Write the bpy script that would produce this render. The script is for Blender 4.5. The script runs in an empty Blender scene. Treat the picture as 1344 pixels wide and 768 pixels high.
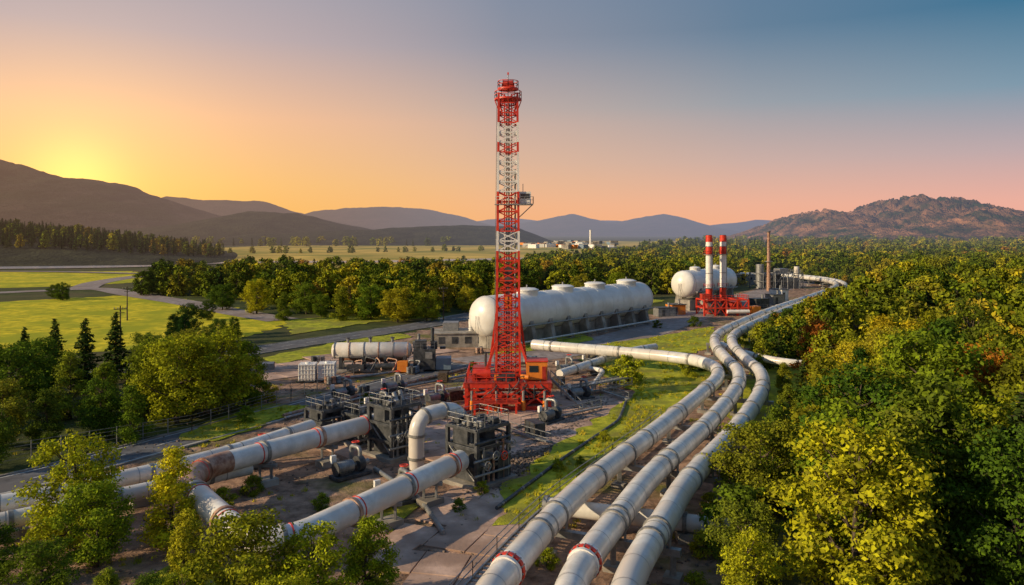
import bpy, math, random
import numpy as np
from mathutils import Vector, Matrix, noise
random.seed(7); rng=np.random.default_rng(7)
scene=bpy.context.scene
COL=scene.collection
U=random.uniform
def P(b,d,z=0.0):            # b: image pixel column from centre; d: distance worked out from the pixel row
    return Vector((b*d/1000.0,d,z))
def s2l(r,g,b):
    f=lambda c:(c/255/12.92 if c/255<=.04045 else ((c/255+.055)/1.055)**2.4)
    return (f(r),f(g),f(b),1)
# ------------------------------------------------------------------ materials
def N(nt,typ,**kw):
    n=nt.nodes.new(typ)
    for k,v in kw.items(): setattr(n,k,v)
    return n
def math_(nt,op,a,b=None,clamp=False):
    n=N(nt,'ShaderNodeMath',operation=op); n.use_clamp=clamp
    for i,x in enumerate((a,b)):
        if x is None: continue
        if isinstance(x,(int,float)): n.inputs[i].default_value=x
        else: nt.links.new(x,n.inputs[i])
    return n.outputs[0]
def ramp(nt,fac,stops):
    n=N(nt,'ShaderNodeValToRGB'); e=n.color_ramp.elements
    while len(e)<len(stops): e.new(.5)
    for i,(p,c) in enumerate(stops):
        e[i].position=p; e[i].color=(c[0],c[1],c[2],1)
    nt.links.new(fac,n.inputs[0]); return n.outputs[0]
def mixc(nt,f,a,b,bt='MIX'):
    n=N(nt,'ShaderNodeMix',data_type='RGBA',blend_type=bt)
    for i,x in ((0,f),(6,a),(7,b)):
        if isinstance(x,(int,float)): n.inputs[i].default_value=x
        elif isinstance(x,tuple): n.inputs[i].default_value=(x[0],x[1],x[2],1)
        else: nt.links.new(x,n.inputs[i])
    return n.outputs[2]
def noise_(nt,vec,scale,detail=4,rough=.55,dist=0):
    n=N(nt,'ShaderNodeTexNoise'); n.inputs['Scale'].default_value=scale
    n.inputs['Detail'].default_value=detail; n.inputs['Roughness'].default_value=rough
    n.inputs['Distortion'].default_value=dist
    nt.links.new(vec,n.inputs['Vector']); return n.outputs['Fac']
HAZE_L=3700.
def finish(m,shader,haze=False):  # haze: air glow painted into the material as emission, stronger with distance
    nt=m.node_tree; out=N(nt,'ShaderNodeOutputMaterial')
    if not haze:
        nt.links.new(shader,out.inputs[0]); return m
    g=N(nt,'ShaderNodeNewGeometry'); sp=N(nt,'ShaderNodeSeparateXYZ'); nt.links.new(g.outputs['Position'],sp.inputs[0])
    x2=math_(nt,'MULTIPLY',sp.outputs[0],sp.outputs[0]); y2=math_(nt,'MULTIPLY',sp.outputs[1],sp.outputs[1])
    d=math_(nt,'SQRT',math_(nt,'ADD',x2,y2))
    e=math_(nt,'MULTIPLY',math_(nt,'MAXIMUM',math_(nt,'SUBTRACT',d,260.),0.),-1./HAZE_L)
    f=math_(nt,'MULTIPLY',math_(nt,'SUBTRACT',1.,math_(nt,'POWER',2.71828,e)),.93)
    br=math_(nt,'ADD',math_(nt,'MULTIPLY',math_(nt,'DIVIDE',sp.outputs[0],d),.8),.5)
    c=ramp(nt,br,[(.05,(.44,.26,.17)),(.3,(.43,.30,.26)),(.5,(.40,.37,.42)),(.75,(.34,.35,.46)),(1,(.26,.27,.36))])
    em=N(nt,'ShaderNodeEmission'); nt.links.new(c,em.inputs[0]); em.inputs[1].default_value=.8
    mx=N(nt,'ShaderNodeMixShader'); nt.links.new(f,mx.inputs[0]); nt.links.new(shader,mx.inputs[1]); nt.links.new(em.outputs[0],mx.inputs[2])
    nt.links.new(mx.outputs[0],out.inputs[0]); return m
def newmat(name):
    m=bpy.data.materials.new(name); m.use_nodes=True; m.node_tree.nodes.clear(); return m
def surf(name,c1,c2,scale=1.,rough=.8,metal=0.,bump=0.,bscale=None,c3=None,s3=.05,haze=False,world=False,lo=.35,hi=.65,bdist=.1,det=6,t3=.46):
    m=newmat(name); nt=m.node_tree
    if world: vec=N(nt,'ShaderNodeNewGeometry').outputs['Position']
    else: vec=N(nt,'ShaderNodeTexCoord').outputs['Object']
    n=noise_(nt,vec,scale,det,.62)
    col=ramp(nt,n,[(lo,c1),(hi,c2)])
    if c3 is not None:
        n3=noise_(nt,vec,s3,5,.6)
        col=mixc(nt,ramp(nt,n3,[(t3,(0,0,0)),(t3+.14,(1,1,1))]),col,c3)
    b=N(nt,'ShaderNodeBsdfPrincipled'); nt.links.new(col,b.inputs['Base Color'])
    b.inputs['Roughness'].default_value=rough; b.inputs['Metallic'].default_value=metal
    if rough>.75: b.inputs['Specular IOR Level'].default_value=.2
    if bump>0:
        bp=N(nt,'ShaderNodeBump'); bp.inputs['Strength'].default_value=bump; bp.inputs['Distance'].default_value=bdist
        nt.links.new(noise_(nt,vec,bscale or scale*4,5,.7),bp.inputs['Height']); nt.links.new(bp.outputs[0],b.inputs['Normal'])
    return finish(m,b.outputs[0],haze)
M={}
M['pipe']=surf('pipe_paint',(.56,.55,.52),(.80,.78,.74),.9,.26,0,.05,8,c3=(.64,.58,.52),s3=.25)
M['white']=surf('white_paint',(.70,.70,.68),(.84,.84,.82),.35,.34,0,.04,4,c3=(.68,.65,.60),s3=.14)
M['flange']=surf('flange_steel',(.16,.16,.16),(.34,.33,.31),3,.5,.4)
M['red']=surf('red_paint',(.50,.022,.010),(.72,.055,.022),1.2,.45)
M['redd']=surf('dark_red_paint',(.28,.02,.012),(.50,.045,.02),1.5,.5)
M['orange']=surf('orange_paint',(.66,.18,.02),(.82,.27,.03),1.2,.45)
M['mwhite']=surf('mast_white',(.68,.66,.63),(.82,.80,.77),1.2,.5)
M['dark']=surf('dark_machinery',(.025,.030,.036),(.10,.105,.115),1.4,.5,.3,.2,5)
M['steel']=surf('galvanised_steel',(.20,.21,.22),(.36,.36,.36),2,.45,.5)
M['rust']=surf('rusty_pipe',(.22,.09,.05),(.50,.33,.24),1.6,.5,.1,.1,6)
M['conc']=surf('concrete',(.24,.22,.19),(.42,.39,.35),.7,.9,0,.2,3,c3=(.20,.18,.16),s3=.2)
M['dirt']=surf('compound_dirt',(.13,.078,.052),(.50,.32,.225),.55,.95,0,.9,2.2,c3=(.15,.15,.035),s3=.085,world=True,bdist=.25,t3=.53)
M['pad']=surf('worn_concrete_pad',(.36,.235,.175),(.68,.48,.385),.5,.9,0,.4,2.5,c3=(.33,.22,.17),s3=.13,world=True,lo=.3,hi=.7)
M['asphalt']=surf('asphalt',(.070,.070,.078),(.18,.18,.19),.6,.8,0,.2,9,c3=(.15,.14,.14),s3=.1,world=True)
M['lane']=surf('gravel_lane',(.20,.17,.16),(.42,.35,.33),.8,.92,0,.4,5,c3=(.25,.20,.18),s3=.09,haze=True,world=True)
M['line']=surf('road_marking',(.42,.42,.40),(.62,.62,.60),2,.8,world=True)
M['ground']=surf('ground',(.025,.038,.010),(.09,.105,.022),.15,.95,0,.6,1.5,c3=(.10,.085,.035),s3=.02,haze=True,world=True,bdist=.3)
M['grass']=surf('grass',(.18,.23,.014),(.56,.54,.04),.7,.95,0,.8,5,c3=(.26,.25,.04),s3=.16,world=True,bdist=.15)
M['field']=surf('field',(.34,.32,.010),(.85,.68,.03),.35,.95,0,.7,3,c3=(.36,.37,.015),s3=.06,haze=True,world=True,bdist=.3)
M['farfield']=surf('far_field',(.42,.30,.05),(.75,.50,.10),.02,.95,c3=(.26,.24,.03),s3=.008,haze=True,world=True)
M['rock']=surf('stones',(.08,.060,.05),(.30,.225,.18),1,.9)
M['bark']=surf('bark',(.045,.033,.025),(.13,.10,.075),4,.9,det=2)
M['glass']=surf('dark_glass',(.02,.03,.04),(.04,.05,.06),1,.15)
M['bluet']=surf('blue_sheet',(.12,.18,.25),(.18,.25,.32),1,.5)
m=newmat('river_water'); b=N(m.node_tree,'ShaderNodeBsdfPrincipled'); b.inputs['Base Color'].default_value=(.22,.25,.30,1); b.inputs['Roughness'].default_value=.25
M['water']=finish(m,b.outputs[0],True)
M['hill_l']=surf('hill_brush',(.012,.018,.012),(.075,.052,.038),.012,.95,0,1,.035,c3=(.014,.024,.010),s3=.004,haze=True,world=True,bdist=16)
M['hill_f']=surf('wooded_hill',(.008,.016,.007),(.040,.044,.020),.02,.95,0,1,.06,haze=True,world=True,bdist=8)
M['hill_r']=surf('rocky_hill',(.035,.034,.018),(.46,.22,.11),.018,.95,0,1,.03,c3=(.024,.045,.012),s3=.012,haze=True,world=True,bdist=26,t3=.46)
def leafmat(name,stops,haze=False,trans=.22):
    m=newmat(name); nt=m.node_tree
    oi=N(nt,'ShaderNodeObjectInfo'); g=N(nt,'ShaderNodeNewGeometry')
    c=ramp(nt,oi.outputs['Random'],stops)
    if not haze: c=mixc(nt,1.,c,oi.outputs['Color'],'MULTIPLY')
    v=math_(nt,'ADD',math_(nt,'MULTIPLY',g.outputs['Random Per Island'],1.15),.62)
    vc=N(nt,'ShaderNodeCombineColor'); nt.links.new(math_(nt,'MULTIPLY',v,1.06),vc.inputs[0]); nt.links.new(v,vc.inputs[1]); vc.inputs[2].default_value=.8
    c=mixc(nt,1.,c,vc.outputs[0],'MULTIPLY')
    d=N(nt,'ShaderNodeBsdfDiffuse'); nt.links.new(c,d.inputs[0]); s=d.outputs[0]
    if trans:
        t=N(nt,'ShaderNodeBsdfTranslucent'); nt.links.new(c,t.inputs[0])
        mx=N(nt,'ShaderNodeMixShader'); mx.inputs[0].default_value=trans
        nt.links.new(d.outputs[0],mx.inputs[1]); nt.links.new(t.outputs[0],mx.inputs[2]); s=mx.outputs[0]
    return finish(m,s,haze)
gst=[(0,(.13,.19,.020)),(.2,(.25,.28,.024)),(.38,(.07,.12,.020)),(.5,(.11,.16,.020)),(.64,(.34,.34,.027)),(.78,(.075,.12,.020)),(.92,(.38,.34,.03)),(1,(.24,.24,.035))]
M['leaf']=leafmat('leaves',gst)
gsf=[(0,(.095,.135,.016)),(.18,(.185,.205,.020)),(.35,(.04,.075,.016)),(.5,(.085,.12,.016)),(.64,(.28,.27,.024)),(.78,(.05,.085,.016)),(.92,(.31,.27,.028)),(.97,(.22,.17,.03)),(1,(.28,.14,.03))]
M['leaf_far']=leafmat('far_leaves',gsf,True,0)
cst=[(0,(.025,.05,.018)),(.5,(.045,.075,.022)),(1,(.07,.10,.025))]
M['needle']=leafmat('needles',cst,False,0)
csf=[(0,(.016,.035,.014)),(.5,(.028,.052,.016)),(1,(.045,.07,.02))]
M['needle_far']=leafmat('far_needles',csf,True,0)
M['blade']=leafmat('grass_blades',[(0,(.22,.26,.02)),(.5,(.40,.40,.03)),(1,(.48,.40,.06))],False,0)
M['leaf_rust']=leafmat('rust_leaves',[(0,(.30,.095,.025)),(1,(.36,.15,.03))])
# ------------------------------------------------------------------ mesh builder
class MB:
    def __init__(s): s.v=[];s.f=[];s.m=[];s.s=[];s.mats=[]
    def mi(s,k):
        if k not in s.mats: s.mats.append(k)
        return s.mats.index(k)
    def add(s,vs,fs,k,smooth=False):
        o=len(s.v); s.v+= [tuple(v) for v in vs]; i=s.mi(k)
        for f in fs: s.f.append(tuple(o+j for j in f)); s.m.append(i); s.s.append(smooth)
    def box(s,c,size,k,rz=0.,taper=1.):
        x,y,z=[a/2 for a in size]; R=Matrix.Rotation(rz,3,'Z'); c=Vector(c)
        vs=[c+R@Vector((sx*x*(taper if sz>0 else 1),sy*y*(taper if sz>0 else 1),sz*z)) for sz in(-1,1) for sy in(-1,1) for sx in(-1,1)]
        s.add(vs,[(0,2,3,1),(4,5,7,6),(0,1,5,4),(2,6,7,3),(0,4,6,2),(1,3,7,5)],k)
    def beam(s,p,q,w,k,h=None):
        h=h or w; p=Vector(p);q=Vector(q); t=(q-p).normalized()
        up=Vector((0,0,1)) if abs(t.z)<.95 else Vector((0,1,0))
        a=t.cross(up).normalized()*w/2; b2=a.cross(t).normalized()*h/2
        vs=[p-a-b2,p+a-b2,p+a+b2,p-a+b2,q-a-b2,q+a-b2,q+a+b2,q-a+b2]
        s.add(vs,[(3,2,1,0),(4,5,6,7),(0,1,5,4),(1,2,6,5),(2,3,7,6),(3,0,4,7)],k)
    def tube(s,path,r,k,n=14,caps=True):
        path=[Vector(p) for p in path]; L=len(path)
        rs=r if isinstance(r,(list,tuple)) else [r]*L
        t0=(path[1]-path[0]).normalized(); up=Vector((0,0,1)) if abs(t0.z)<.9 else Vector((1,0,0))
        a=t0.cross(up).normalized(); vs=[]
        for i in range(L):
            t=(path[min(i+1,L-1)]-path[max(i-1,0)]).normalized()
            a=(a-t*a.dot(t)).normalized(); b2=t.cross(a)
            for j in range(n):
                th=2*math.pi*j/n; vs.append(path[i]+(a*math.cos(th)+b2*math.sin(th))*rs[i])
        fs=[(i*n+j,i*n+(j+1)%n,(i+1)*n+(j+1)%n,(i+1)*n+j) for i in range(L-1) for j in range(n)]
        s.add(vs,fs,k,True)
        if caps:
            s.add(vs[:n],[tuple(range(n))[::-1]],k); s.add(vs[-n:],[tuple(range(n))],k)
    def cyl(s,p,q,r,k,r2=None,n=14): s.tube([p,q],[r,r if r2 is None else r2],k,n)
    def wheel(s,c,ax,r,k):   # handwheel
        c=Vector(c);ax=Vector(ax).normalized();u=ax.orthogonal().normalized();w=ax.cross(u)
        pts=[c+(u*math.cos(a)+w*math.sin(a))*r for a in [i*math.pi/6 for i in range(13)]]
        s.tube(pts,.05,k,5,False); s.beam(pts[0],pts[6],.05,k); s.beam(pts[3],pts[9],.05,k)
    def rail(s,pts,k,h=1.1,sp=2.,r=.06):
        pts=[Vector(p) for p in pts]
        for a,b2 in zip(pts,pts[1:]):
            L=(b2-a).length; n=max(1,int(L/sp))
            for i in range(n+1):
                p=a.lerp(b2,i/n); s.beam(p,p+Vector((0,0,h)),r,k)
            for hh in (h,h*.55): s.beam(a+Vector((0,0,hh)),b2+Vector((0,0,hh)),r,k)
    def obj(s,name,loc=(0,0,0),rz=0.,bevel=0.):
        me=bpy.data.meshes.new(name); me.from_pydata(s.v,[],s.f)
        for k in s.mats: me.materials.append(M[k])
        me.polygons.foreach_set('material_index',s.m); me.polygons.foreach_set('use_smooth',s.s); me.update()
        o=bpy.data.objects.new(name,me); COL.objects.link(o); o.location=loc; o.rotation_euler=(0,0,rz)
        if bevel:
            bv=o.modifiers.new('bevel','BEVEL'); bv.width=bevel; bv.segments=2; bv.limit_method='ANGLE'; bv.angle_limit=math.radians(50)
        return o
def cr(pts,n=8,closed=False):
    pts=[Vector(p) for p in pts]; L=len(pts); out=[]
    for i in range(L if closed else L-1):
        g=(lambda j:pts[j%L]) if closed else (lambda j:pts[max(0,min(L-1,j))])
        a,b,c,d=g(i-1),g(i),g(i+1),g(i+2)
        for k in range(n):
            t=k/n; out.append(.5*((2*b)+(c-a)*t+(2*a-5*b+4*c-d)*t*t+(-a+3*b-3*c+d)*t**3))
    if not closed: out.append(pts[-1])
    return out
def fillet(pts,r,n=8):
    pts=[Vector(p) for p in pts]; out=[pts[0]]
    for a,b,c in zip(pts,pts[1:],pts[2:]):
        u=(a-b).normalized();v=(c-b).normalized(); k=min(r,(a-b).length*.48,(c-b).length*.48)
        p,q=b+u*k,b+v*k
        for i in range(n+1):
            t=i/n; out.append(p*(1-t)**2+b*2*t*(1-t)+q*t*t)
    out.append(pts[-1]); return out
def arc(path,step,start=0.):
    res=[];need=start;acc=0
    for a,b in zip(path,path[1:]):
        L=(b-a).length
        while L>1e-6 and need<=acc+L:
            res.append((a.lerp(b,(need-acc)/L),(b-a).normalized())); need+=step
        acc+=L
    return res
# ------------------------------------------------------------------ ground patches
def patch(name,bd,z,mat,jag=0.):
    pts=[P(b,d) for b,d in bd]; out=[]
    for a,b in zip(pts,pts[1:]+pts[:1]):
        m_=max(2,int((b-a).length/ (1.2 if jag<2 else 4)))if jag else 1
        m_=min(m_,60)
        for i in range(m_):
            p=a.lerp(b,i/m_)
            if jag:
                p=p+Vector((noise.noise(p*.31+Vector((3,1,0))),noise.noise(p*.31+Vector((9,5,2))),0))*jag*1.6+Vector((U(-1,1),U(-1,1),0))*jag*.18
            out.append(p)
    me=bpy.data.meshes.new(name); me.from_pydata([(p.x,p.y,z) for p in out],[],[tuple(range(len(out)))]); me.materials.append(M[mat])
    o=bpy.data.objects.new(name,me); COL.objects.link(o)
    if me.polygons[0].normal.z<0: me.flip_normals()
    return o
def ribbon(name,pts,w,z,mat,lines=False,n=10):
    path=cr(pts,n); mb=MB(); 
    def strip(off,w2,zz,k):
        vs=[]
        for i,p in enumerate(path):
            t=(path[min(i+1,len(path)-1)]-path[max(i-1,0)]); nn=Vector((t.y,-t.x,0)).normalized()
            for sd in (-1,1):
                q=p+nn*(off+sd*w2/2); vs.append((q.x,q.y,zz))
        mb.add(vs,[(2*i,2*i+1,2*i+3,2*i+2) for i in range(len(path)-1)],k)
    strip(0,w,z,mat)
    if lines:
        for o in (-w/2+.35,w/2-.35): strip(o,.2,z+.012,'line')
        ps=arc(path,6.)
        for p,t in ps:
            nn=Vector((t.y,-t.x,0)).normalized()*.09; a=p+t*2.6
            mb.add([(q.x,q.y,z+.012) for q in (p-nn,p+nn,a+nn,a-nn)],[(0,1,2,3)],'line')
        for sd in (-1,1):   # kerbs
            prev=None
            for i in range(len(path)):
                t=(path[min(i+1,len(path)-1)]-path[max(i-1,0)]); nn=Vector((t.y,-t.x,0)).normalized()
                q=path[i]+nn*sd*(w/2+.16); q=Vector((q.x,q.y,z+.03))
                if prev: mb.beam(prev,q,.3,'conc',.16)
                prev=q
    return mb.obj(name)
def groundmesh():
    xs=[-9000,-3000,-1000,-300,0,300,1000,3000,9000]; ys=[-400,0,300,1000,3000,9000]
    mb=MB(); vs=[(x,y,0) for y in ys for x in xs]; W=len(xs)
    mb.add(vs,[(j*W+i,j*W+i+1,(j+1)*W+i+1,(j+1)*W+i) for j in range(len(ys)-1) for i in range(W-1)],'ground'); mb.obj('ground')
groundmesh()
patch('field',[(-1100,112),(-672,130),(-560,139),(-440,147),(-350,160),(-285,185),(-380,232),(-480,270),(-672,240),(-1100,215)],.05,'field',1.5)
patch('field',[(-1100,300),(-672,300),(-560,312),(-430,360),(-500,430),(-800,420),(-1100,400)],.08,'field',2)
patch('far_field',[(-400,380),(-250,350),(-100,345),(0,350),(60,560),(120,950),(60,1500),(-260,1400),(-420,1000),(-420,620),(-330,520)],.30,'farfield',4)
patch('far_field',[(60,1100),(200,1200),(240,1900),(-20,1900)],.34,'farfield',4)
ribbon('river',[P(-1200,455),P(-900,455),P(-672,465),P(-500,490),P(-400,540),P(-300,560),P(-200,560),P(-60,600),P(40,640)],34,.42,'water')
ribbon('gravel_road',[P(-1100,255),P(-800,262),P(-620,285),P(-545,296),P(-500,270),P(-430,238),P(-360,208),P(-300,190)],9,.14,'lane')
ribbon('gravel_road',[P(-565,290),P(-545,330),P(-490,380),P(-420,430),P(-340,480)],10,.16,'lane')
ribbon('gravel_road',[P(-1100,420),P(-672,425),P(-480,400),P(-380,395),P(-240,410),P(-60,430)],7,.40,'lane')
patch('compound_ground',[(-380,117),(-300,132),(-112,172),(-52,195),(188,205),(330,310),(440,350),(480,335),(400,250),(350,190),(315,150),(340,125),(350,95),(330,62),(300,30),(-300,30),(-900,38),(-900,60),(-672,64),(-400,80),(-330,100)],.02,'dirt',1.2)
ribbon('asphalt_road',[P(-1000,56),P(-672,66),(P(-420,82)),P(-290,94),P(-150,112),P(-60,127)],5.5,.05,'asphalt',True)
ribbon('asphalt_road',[P(-560,118),P(-420,131),P(-300,147),P(-200,163),P(-110,182),P(-50,203),P(60,245)],7.5,.07,'asphalt',True)
ribbon('gravel_lane',[P(-60,128),P(60,140),P(150,160),P(225,195),P(300,250),P(370,320),P(400,345)],11,.06,'lane')
def slabs(name,o,u,v,nu,nv,su,sv,z,k='pad',skip=.05):
    mb=MB(); o=Vector(o);u=Vector(u).normalized();v=Vector(v).normalized(); ang=math.atan2(u.y,u.x)
    for i in range(nu):
        for j in range(nv):
            if random.random()<skip and (i in(0,nu-1) or j in(0,nv-1)): continue
            c=o+u*(i+.5)*su+v*(j+.5)*sv
            mb.box((c.x,c.y,z+U(0,.02)),(su-.10,sv-.10,.16),k,ang+U(-.004,.004))
    return mb.obj(name,bevel=.02)
slabs('concrete_pad',P(-60,70),(.66,.75,0),(-.75,.66,0),9,4,3.6,3.4,.06)
slabs('concrete_pad',P(30,76),(.66,.75,0),(-.75,.66,0),8,4,3.4,3.4,.085)
slabs('concrete_pad',P(-5,51),(.35,.93,0),(-.93,.35,0),4,3,3.2,3.2,.06,skip=.2)
slabs('concrete_pad',P(-40,41),(.2,.97,0),(-.97,.2,0),3,3,3.4,3.2,.06,skip=.2)
slabs('concrete_pad',P(-95,50),(.45,.89,0),(-.89,.45,0),4,2,3.,3.,.06,skip=.2)
slabs('concrete_pad',P(-330,112),(.75,.66,0),(-.66,.75,0),8,3,4.2,4.2,.06)
slabs('concrete_pad',P(-230,124),(.75,.66,0),(-.66,.75,0),6,3,4.2,4.2,.09)
slabs('concrete_pad',P(-200,72),(.75,.66,0),(-.66,.75,0),5,3,4.,4.,.06,skip=.3)
G1=[(-20,57),(35,57),(80,64),(135,73),(190,87),(270,112),(262,124),(205,133),(158,136),(90,131),(130,113),(165,103),(95,85),(30,73),(-16,64)]
patch('grass',G1,.19,'grass',.8)
patch('grass',[(110,148),(190,160),(262,178),(275,150),(240,138),(160,140)],.12,'grass',.8)
patch('grass',[(-440,80),(-400,88),(-330,98),(-270,96),(-300,90),(-380,80)],.12,'grass',.8)
patch('grass',[(270,98),(315,120),(330,140),(420,130),(500,90),(420,60),(330,70)],.10,'grass',.8)
patch('grass',[(270,150),(290,180),(350,220),(440,250),(420,170),(340,140)],.08,'grass',1)
patch('grass',[(-560,44),(-420,52),(-330,48),(-300,36),(-600,36)],.06,'grass',.8)
patch('grass',[(40,205),(150,215),(200,245),(120,260),(0,235)],.12,'grass',.8)
patch('grass',[(-290,163),(-180,186),(-90,198),(-120,215),(-300,190)],.13,'grass',.8)
patch('grass',[(-330,133),(-230,152),(-150,165),(-130,160),(-220,142),(-310,126)],.11,'grass',.8)
patch('grass',[(-30,136),(40,142),(110,156),(90,165),(0,150)],.11,'grass',.8)
patch('grass',[(-200,62),(-150,66),(-120,61),(-160,56),(-215,57)],.11,'grass',.8)
# ------------------------------------------------------------------ hills
def ridge(name,prof,d,depth,mat,rough=.12,fs=3.,nx=220,ny=44,seed=0,craggy=0.):
    bs=[p[0] for p in prof]; es=[p[1] for p in prof]
    B=np.linspace(bs[0],bs[-1],nx); E=np.interp(B,bs,es); k=np.array([1,2,3,2,1])/9.; Ep=np.pad(E,2,'edge'); E=np.convolve(Ep,k,'valid')
    vs=[];sc=fs/(depth)
    for j in range(ny+1):
        v=-1+2*j/ny; y=d+v*depth
        for i in range(nx):
            x=B[i]*d/1000.; h=max(0,22+E[i]*d/1000.)
            fall=(1-abs(v)**1.25)
            q=Vector((x*sc+seed,y*sc,seed)); nz=noise.fractal(q,1.,2.1,6)
            rg=1-abs(noise.noise(q*1.7))*2
            cg=(1-abs(noise.fractal(q*2.3,.8,2.2,5))*1.6)*craggy if craggy else 0
            vs.append((x,y,h*fall*(1+rough*(nz*1.2+rg*.5*(1-fall*.7))+(cg-craggy*.45))-1.5*(1-fall)))
    mb=MB(); mb.add(vs,[(j*nx+i,j*nx+i+1,(j+1)*nx+i+1,(j+1)*nx+i) for j in range(ny) for i in range(nx-1)],mat,True)
    return mb.obj(name)
ridge('hill',[(-1500,60),(-900,96),(-780,96),(-672,90),(-612,78),(-542,66),(-500,57),(-450,40),(-400,22),(-340,6),(-280,-9)],2400,1000,'hill_l',.06,4.5,seed=1,nx=300,ny=70,craggy=.05)
ridge('hill',[(-560,0),(-450,45),(-400,44),(-360,43),(-320,36),(-270,22),(-200,8),(-100,-5)],4200,900,'hill_l',.10,seed=2)
ridge('hill',[(-560,-11),(-480,4),(-400,18),(-340,27),(-290,28),(-240,16),(-190,5),(-120,-11)],1900,420,'hill_f',.10,seed=3)
ridge('hill',[(-330,-4),(-260,26),(-200,34),(-120,31),(-60,20),(-20,8),(40,-4)],5200,1000,'hill_l',.10,seed=4)
ridge('hill',[(-430,-14),(-350,-3),(-200,3),(-60,9),(0,8),(60,-14)],1500,260,'hill_f',.08,seed=5)
ridge('hill',[(-60,-4),(20,14),(80,22),(130,13),(160,18),(200,23),(250,10),(310,-4)],5600,1000,'hill_l',.12,seed=6)
ridge('hill',[(200,0),(270,11),(320,17),(380,13),(460,-4)],6200,1000,'hill_l',.1,seed=7)
ridge('hill',[(-160,-2),(-60,14),(0,18),(60,12),(120,16),(180,10),(260,-3)],7200,900,'hill_l',.1,seed=12)
ridge('hill',[(540,4),(660,18),(760,22),(1000,10),(1200,-5)],4400,900,'hill_l',.1,seed=8)
ridge('hill',[(290,-13),(330,-1),(365,17),(400,25),(440,20),(470,28),(518,43),(545,38),(580,37),(610,29),(640,17),(690,8),(760,12),(900,-13)],1750,520,'hill_r',.10,7.,420,110,seed=9,craggy=.30)
def lhill(x,y):
    b=x/y*1000; h=np.interp(b,[-1100,-672,-570,-470,-400,-350],[30,24,18,9,3,0]); v=(y-720)/230.
    return max(0.,h*(1-abs(v)**1.6)) if abs(v)<1 else 0.
mb=MB(); nx,ny=60,24; vs=[]
for j in range(ny+1):
    for i in range(nx+1):
        y=480+460*j/ny; x=(-1100+780*i/nx)*y/1000; vs.append((x,y,lhill(x,y)-.3))
mb.add(vs,[(j*(nx+1)+i,j*(nx+1)+i+1,(j+1)*(nx+1)+i+1,(j+1)*(nx+1)+i) for j in range(ny) for i in range(nx)],'hill_f',True); mb.obj('terrain')
# ------------------------------------------------------------------ trees
def quadmesh(name,V,F,mi,mats):
    me=bpy.data.meshes.new(name); nV=len(V); nF=len(F)
    me.vertices.add(nV); me.vertices.foreach_set('co',V.astype(np.float32).ravel())
    me.loops.add(nF*4); me.loops.foreach_set('vertex_index',F.astype(np.int32).ravel())
    me.polygons.add(nF); me.polygons.foreach_set('loop_start',np.arange(0,nF*4,4,dtype=np.int32))
    me.polygons.foreach_set('material_index',mi.astype(np.int32))
    for k in mats: me.materials.append(M[k])
    me.update(calc_edges=True); return me
def wood(branches,n=6):
    V=[];F=[];o=0
    for p0,p1,r0,r1 in branches:
        p0=np.array(p0);p1=np.array(p1); t=(p1-p0)/max(1e-6,np.linalg.norm(p1-p0)); a=np.cross(t,[.3,.2,.93] if abs(t[2])<.9 else [1,0,0]); a/=np.linalg.norm(a); b=np.cross(t,a)
        for p,r in ((p0,r0),(p1,r1)):
            for j in range(n):
                th=2*math.pi*j/n; V.append(p+(a*math.cos(th)+b*math.sin(th))*r)
        for j in range(n): F.append((o+j,o+(j+1)%n,o+n+(j+1)%n,o+n+j))
        o+=2*n
    return np.array(V),np.array(F)
def leaves(C,Nn,size,asp=.6):
    n=len(C); Nn=Nn/np.linalg.norm(Nn,axis=1,keepdims=True)
    r=rng.normal(size=(n,3)); a=np.cross(Nn,r); a/=np.linalg.norm(a,axis=1,keepdims=True); b=np.cross(Nn,a)
    s=(size*rng.uniform(.6,1.25,n))[:,None]
    V=np.stack([C-a*s,C-b*s*asp,C+a*s,C+b*s*asp],1).reshape(-1,3)
    F=np.arange(n*4).reshape(-1,4); return V,F
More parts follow.
